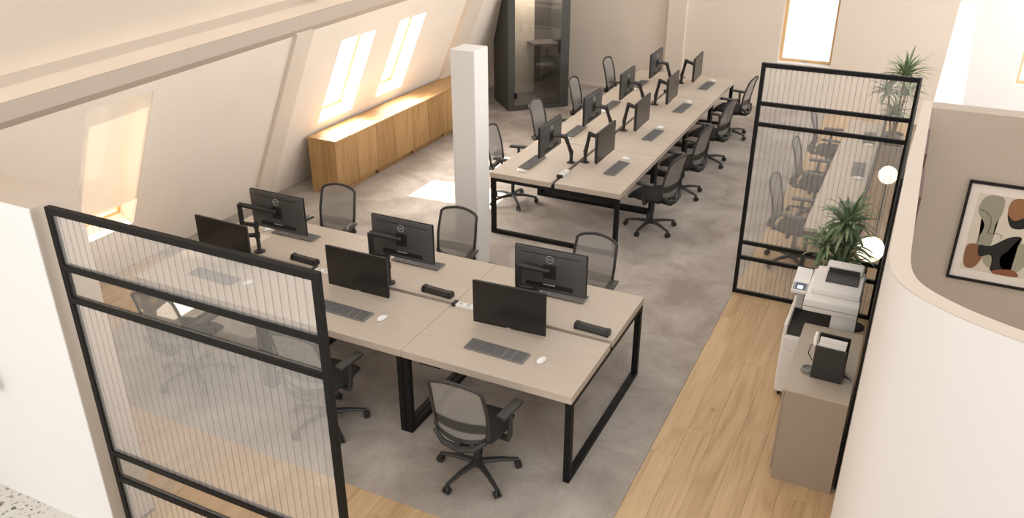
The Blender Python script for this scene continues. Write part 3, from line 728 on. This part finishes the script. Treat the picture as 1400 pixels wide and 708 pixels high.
# ------------------------------------------------------------------ plants
def leaf(q, base, d, length, width, droop, rnd):
    n = 7; d = d.normalized(); side = d.cross(Vector((0, 0, 1))); side = side.normalized() if side.length > 1e-3 else Vector((1, 0, 0))
    p = Vector(base); pr = None
    for i in range(n + 1):
        s_ = i / n; wd = width * math.sin(PI * min(1, .12 + s_ * .88)) ** .7 * (1 if i < n else .0) + .0006
        mid = p + Vector((0, 0, -wd * .35))
        cur = [q.bm.verts.new(p - side * wd), q.bm.verts.new(mid), q.bm.verts.new(p + side * wd)]
        if pr:
            q.bm.faces.new((pr[0], pr[1], cur[1], cur[0])); q.bm.faces.new((pr[1], pr[2], cur[2], cur[1]))
        pr = cur; d = (d + Vector((0, 0, -droop * (.4 + s_)))).normalized(); p = p + d * length / n
def palm(name, label, loc, crowns, pot_r=.16, pot_h=.4, seed=1, ll=.33):
    random.seed(seed); t = thing(name, label, 'plant', loc, 0)
    MB().lathe([(pot_r * .75, 0), (pot_r, pot_h), (pot_r * .92, pot_h), (pot_r * .9, pot_h - .04), (.0005, pot_h - .045)], 24).build('pot', M['pot'], t, True)
    MB().lathe([(pot_r * .89, pot_h - .05), (.0005, pot_h - .035)], 20).build('soil', M['soil'], t)
    for (cx, cy, cz, n, sc_) in crowns:
        q = MB(); q.tube([(cx * .15, cy * .15, pot_h - .05), (cx * .6, cy * .6, lerp(pot_h, cz, .55)), (cx, cy, cz)], [.018, .015, .013], 8); q.build('stem', M['bark'], t, True)
        for mt, cnt in ((M['leaf'], int(n * .75)), (M['leaf_pale'], n - int(n * .75))):
            q = MB()
            for i in range(cnt):
                a = random.random() * 2 * PI; el = random.uniform(-.15, 1.35)
                d = Vector((math.cos(a) * math.cos(el), math.sin(a) * math.cos(el), math.sin(el)))
                leaf(q, (cx, cy, cz + random.uniform(-.05, .04)), d, ll * sc_ * random.uniform(.7, 1.1), .014 * random.uniform(.8, 1.3), random.uniform(.10, .26), 0)
            tag(q.build('foliage', mt, t, True), kind='stuff')
    return t
palm('potted_palm', 'bushy spiky green potted palm right behind the printer', (1.42, 3.08, 0), [(-.02, .06, 1.12, 85, 1.0), (-.16, .02, .88, 60, .85), (.0, -.06, .74, 60, .85), (.04, .12, .86, 50, .8)], .15, .36, 3, .34)
palm('potted_palm', 'tall potted palm by the back wall, showing above the far glass screen', (1.55, 8.7, 0), [(.0, .0, 1.26, 75, 1.15), (-.18, -.05, 1.02, 60, .95), (-.03, .0, .72, 50, .9), (.06, .1, 1.0, 45, .9)], .15, .40, 5, .36)
tb = thing('planter_box', 'low beige planter box behind the far glass screen near the tall palm', 'planter', (1.57, 8.35, 0))
MB().box(-.14, .16, -.25, .15, 0, .38).build('box_body', M['desk'], tb)
MB().box(-.12, .14, -.23, .13, .38, .385).build('soil', M['soil'], tb)

# ------------------------------------------------------------------ globe lamps
def globe(label, x, y, z, r, gr):
    t = thing('globe_lamp', label, 'lamp', (x, y, 0), 0, gr)
    MB().lathe([(.09, 0), (.09, .015), (.012, .02), (.009, z - r)], 20).build('lamp_stand', M['black'], t, True)
    pr = [(.0005, z - r)] + [(r * math.sin(a), z - r * math.cos(a)) for a in [PI * i / 16 for i in range(1, 16)]] + [(.0005, z + r)]
    MB().lathe(pr, 28).build('lamp_globe', M['lamp'], t, True)
globe('round opal globe lamp beside the palm in front of the glass screen', 1.632, 3.30, .84, .122, 'opal globe lamps')
globe('round opal globe lamp seen through the right glass screen', 1.63, 5.3, .90, .102, 'opal globe lamps')

# ------------------------------------------------------------------ third bench behind the right screen
for k in range(3):
    t = thing('single_desk', 'narrow pale desk behind the right glass screen, ' + ['nearest the screen', 'the middle one', 'nearest the back wall'][k], 'desk', (.98, 3.72 + 1.38 * k, 0), 0, 'narrow desks behind the glass screen')
    MB().rbox(0, .45, .002, 1.378, H - .04, H, .002, 1).build('desktop', M['desk'], t)
    for y in (.02, 1.31):
        MB().box(.02, .06, y, y + .04, 0, H - .04).box(.39, .43, y, y + .04, 0, H - .04).box(.06, .39, y, y + .04, 0, .04).build('leg_frame', M['black'], t)
    MB().box(.452, .475, 0, 1.38, .55, H + .06).build('back_panel', M['plastic_dark'], t)
    keyboard(1.30, [4.35, 5.72, 7.05][k], -88, 'keyboard on the narrow desk behind the right glass screen, %s' % ['nearest', 'middle', 'farthest'][k], 'keyboards on the narrow desks')
    mouse(1.33, [4.02, 5.40, 6.73][k], -90, 'white mouse on the narrow desk behind the right glass screen, %s' % ['nearest', 'middle', 'farthest'][k], 'mice on the narrow desks')
    chair(.84, [4.46, 5.90, 7.34][k], -90 - [4, 0, -3][k], 'mesh office chair seen through the right glass screen, %s' % ['nearest', 'middle', 'farthest'][k], 'chairs behind the right glass screen')

# ------------------------------------------------------------------ taupe cabinet, file holder
t = thing('taupe_cabinet', 'taupe lacquered cabinet standing on the oak floor against the curved wall', 'cabinet', (1.29, .73, 0))
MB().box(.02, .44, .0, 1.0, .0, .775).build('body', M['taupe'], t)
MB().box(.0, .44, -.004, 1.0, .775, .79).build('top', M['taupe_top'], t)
for j in range(2): MB().rbox(.002, .019, .004 + j * .498, .498 + j * .498, .08, .772, .002, 1).build('door', M['taupe'], t)
t = thing('file_holder', 'dark upright file holder full of papers on the taupe cabinet', 'file holder', (1.55, 1.05, .79), math.radians(-2))
MB().box(-.105, .105, -.10, -.085, 0, .26).build('front_board', M['plastic_dark'], t)
MB().box(-.105, .105, .085, .10, 0, .27).build('rear_board', M['bezel'], t)
MB().box(-.105, .105, -.085, .085, 0, .012).build('bottom_board', M['plastic_dark'], t)
MB().box(-.105, -.095, -.085, .085, .012, .12).box(.095, .105, -.085, .085, .012, .12).build('side_board', M['plastic_dark'], t)
st = thing('paper_stack', 'white papers standing in the dark file holder', 'paper', (1.55, 1.05, .805), math.radians(-2))
random.seed(4)
for i in range(9):
    y = -.076 + i * .012; MB().box(-.09, .09, y, y + .006, 0, .25 + random.uniform(-.012, .018)).build('sheet', M['paper'], st)
q = MB().tube([(1.43, 1.10, .97), (1.425, 1.12, 1.02), (1.43, 1.14, 1.05), (1.44, 1.16, 1.03)], [.012, .014, .014, .010], 8)
tag(q.build('crumpled_wrap', M['paper'], smooth=True), 'small white crumpled strip at the left side of the file holder', 'wrap')
t = thing('charging_puck', 'round dark grey charging puck at the foot of the file holder', 'charger', (1.415, 1.02, .79))
MB().lathe([(.045, 0), (.05, .01), (.046, .03), (.034, .034), (.032, .022), (.0005, .022)], 28).build('puck_body', M['kb'], t, True)
MB().rbox(.03, .12, -.03, .03, 0, .02, .006, 2).build('arm', M['kb'], t, True)
for nm_, pts, lb in (('cable', [(1.66, .97, .86), (1.69, .96, .85), (1.715, .98, .82), (1.70, 1.03, .80), (1.655, 1.05, .80)], 'thin black cable looping right of the file holder'),
                     ('cable', [(1.44, 1.14, .98), (1.40, 1.12, .95), (1.395, 1.09, .90), (1.43, 1.07, .86)], 'thin black cable looping left of the file holder')):
    P = [(p[0], p[1], p[2]) for p in pts]; tag(MB().tube(P, .0035, 6).build(nm_, M['black'], smooth=True), lb, 'cable')

# ------------------------------------------------------------------ printer
t = thing('office_printer', 'large white floor standing copier printer behind the taupe cabinet', 'printer', (1.13, 1.80, 0))
# body front faces -Y : width .53 (x), depth .58 (y)
MB().rbox(0, .53, 0, .56, .05, .60, .012, 2).build('body', M['printer'], t, True)
for j, z in enumerate((.07, .20, .33, .46)): MB().rbox(.012, .518, -.006, .0, z, z + .122, .003, 1).build('paper_drawer', M['printer'], t)
MB().rbox(-.006, 0, .03, .53, .07, .58, .002, 1).build('side_door', M['printer'], t)
MB().box(.0, .37, .02, .50, .60, .625).build('output_tray', M['tray_dark'], t)
MB().rbox(.0, .03, .0, .56, .60, .70, .008, 2).build('left_rim', M['printer'], t)
MB().rbox(.34, .53, .0, .56, .60, .90, .012, 2).build('right_housing', M['printer'], t, True)
MB().rbox(.03, .34, .46, .56, .60, .90, .008, 2).build('rear_housing', M['printer'], t, True)
MB().rbox(.12, .53, -.04, .56, .88, .985, .012, 2).build('scanner', M['printer'], t, True)
MB().box(.125, .525, -.0415, -.039, .925, .928).build('scanner_seam', M['tray_dark'], t)
q = MB(); q.rbox(.15, .52, .08, .54, .985, 1.03, .010, 2); q.build('feeder_lid', M['printer'], t, True)
q = MB(); q.rbox(.22, .50, .44, .56, 1.03, 1.09, .010, 2); fd = q.build('document_feeder', M['printer'], t, True)
MB().rbox(.235, .485, .24, .435, 1.031, 1.042, .003, 1).build('feeder_tray', M['tray_dark'], t)
MB().box(.24, .48, .436, .442, 1.035, 1.075).build('feeder_slot', M['tray_dark'], t)
q = MB(); mt_ = Matrix.Translation((.055, .34, .93)) @ Matrix.Rotation(math.radians(14), 4, 'X')
q.rbox(-.065, .062, -.15, .16, 0, .04, .008, 2, mt_); cpn = q.build('control_panel', M['white_plastic'], t, True)
MB().box(-.055, .055, -.14, -.05, .039, .042, mt_).build('button_field', M['printer_blue'], cpn)
MB().box(-.022, .022, -.13, -.085, .042, .044, mt_).build('display', M['lcd'], cpn)
for i in range(4):
    for j in range(3):
        if abs(i - 1.5) > 1: MB().box(-.05 + i * .031, -.036 + i * .031, -.135 + j * .027, -.118 + j * .027, .042, .045, mt_).build('button', M['printer_grey'], cpn)
MB().rbox(.03, .09, .32, .44, .70, .94, .006, 1).build('panel_bracket', M['printer_grey'], t)
for x, y in ((.04, .05), (.49, .05), (.04, .51), (.49, .51)): MB().lathe([(.025, -.012), (.025, .012)], 12, Matrix.Translation((x, y, .025)) @ Matrix.Rotation(PI / 2, 4, 'Y')).build('castor', M['black'], t)

# ------------------------------------------------------------------ picture on the inner wall
t = thing('framed_picture', 'black framed abstract print of earth coloured shapes on the taupe wall', 'picture', (2.24, 2.56, 1.04))
PW, PH = .62, .84
MB().box(0, .02, -.025, 0, 0, PH).box(PW - .02, PW, -.025, 0, 0, PH).box(.02, PW - .02, -.025, 0, 0, .02).box(.02, PW - .02, -.025, 0, PH - .02, PH).build('frame', M['black'], t)
MB().box(.02, PW - .02, -.008, 0, .02, PH - .02).build('passepartout', M['mat_board'], t)
ax0, ax1, az0, az1 = .085, PW - .085, .095, PH - .095
MB().box(ax0, ax1, -.0095, -.008, az0, az1).build('print', mat('print_ground', (196, 184, 166), .9), t)
def blob(name, pts, rgb, k):
    P = [(ax0 + x * (ax1 - ax0), az0 + z * (az1 - az0)) for x, z in pts]
    out = []; n = len(P)
    for i in range(n):
        p0, p1, p2, p3 = [Vector(P[j % n]) for j in (i - 1, i, i + 1, i + 2)]
        for s_ in range(6):
            u = s_ / 6; out.append(.5 * ((2 * p1) + (p2 - p0) * u + (2 * p0 - 5 * p1 + 4 * p2 - p3) * u * u + (3 * p1 - p0 - 3 * p2 + p3) * u ** 3))
    q = MB(); y = -.0096 - .0003 * k; vs = [q.bm.verts.new((min(max(p.x, ax0), ax1), y, min(max(p.y, az0), az1))) for p in out]
    f = q.bm.faces.new(vs); bmesh.ops.triangulate(q.bm, faces=[f]); q.build(name, mat('ink_%d' % k, rgb, .9), t)
blob('printed_shape', [(.12, .97), (.38, .98), (.42, .80), (.36, .62), (.38, .40), (.30, .28), (.14, .34), (.20, .60), (.05, .78)], (140, 134, 116), 1)
blob('printed_shape', [(.52, .97), (.85, .99), (.92, .82), (.75, .66), (.52, .74)], (136, 96, 62), 2)
blob('printed_shape', [(.50, .78), (.62, .72), (.80, .80), (.92, .90), (.95, .76), (.80, .64), (.60, .63)], (28, 26, 22), 3)
blob('printed_shape', [(.35, .34), (.70, .44), (.92, .42), (.98, .24), (.85, .06), (.55, .04), (.32, .14)], (146, 140, 118), 4)
blob('printed_shape', [(.02, .32), (.22, .34), (.30, .22), (.20, .04), (.04, .06)], (126, 84, 58), 5)
blob('printed_shape', [(.20, .34), (.38, .36), (.62, .50), (.80, .52), (.76, .38), (.58, .26), (.60, .12), (.78, .02), (.48, .03), (.46, .16), (.40, .24), (.24, .20)], (30, 28, 24), 6)
blob('printed_shape', [(.52, .05), (.80, .09), (.90, .01), (.55, .0)], (128, 78, 50), 7)
q = MB(); pts = [(ax0 + .08 * .45, -.013, az0 + .8 * .65)] + [(ax0 + (.18 + .3 * s_ + .05 * math.sin(s_ * 9)) * .45, -.013, az0 + (.72 - .3 * s_ + .06 * math.cos(s_ * 7)) * .65) for s_ in [i / 8 for i in range(9)]]
q.tube(pts, .0015, 5); q.build('printed_line', M['groove'], t)
for y0, y1, lb in ((1.62, 2.25, 'far'), (.75, 1.30, 'near')):
    t = thing('framed_picture', 'dark edge-on picture frame on the inner side of the curved wall, the %s one' % lb, 'picture', (1.862, y0, 1.5), 0)
    MB().box(-.004, .020, 0, y1 - y0, 0, .82).build('frame', M['brown_wood'], t)
    MB().box(.020, .022, .03, y1 - y0 - .03, .03, .79).build('print', M['mat_board'], t)
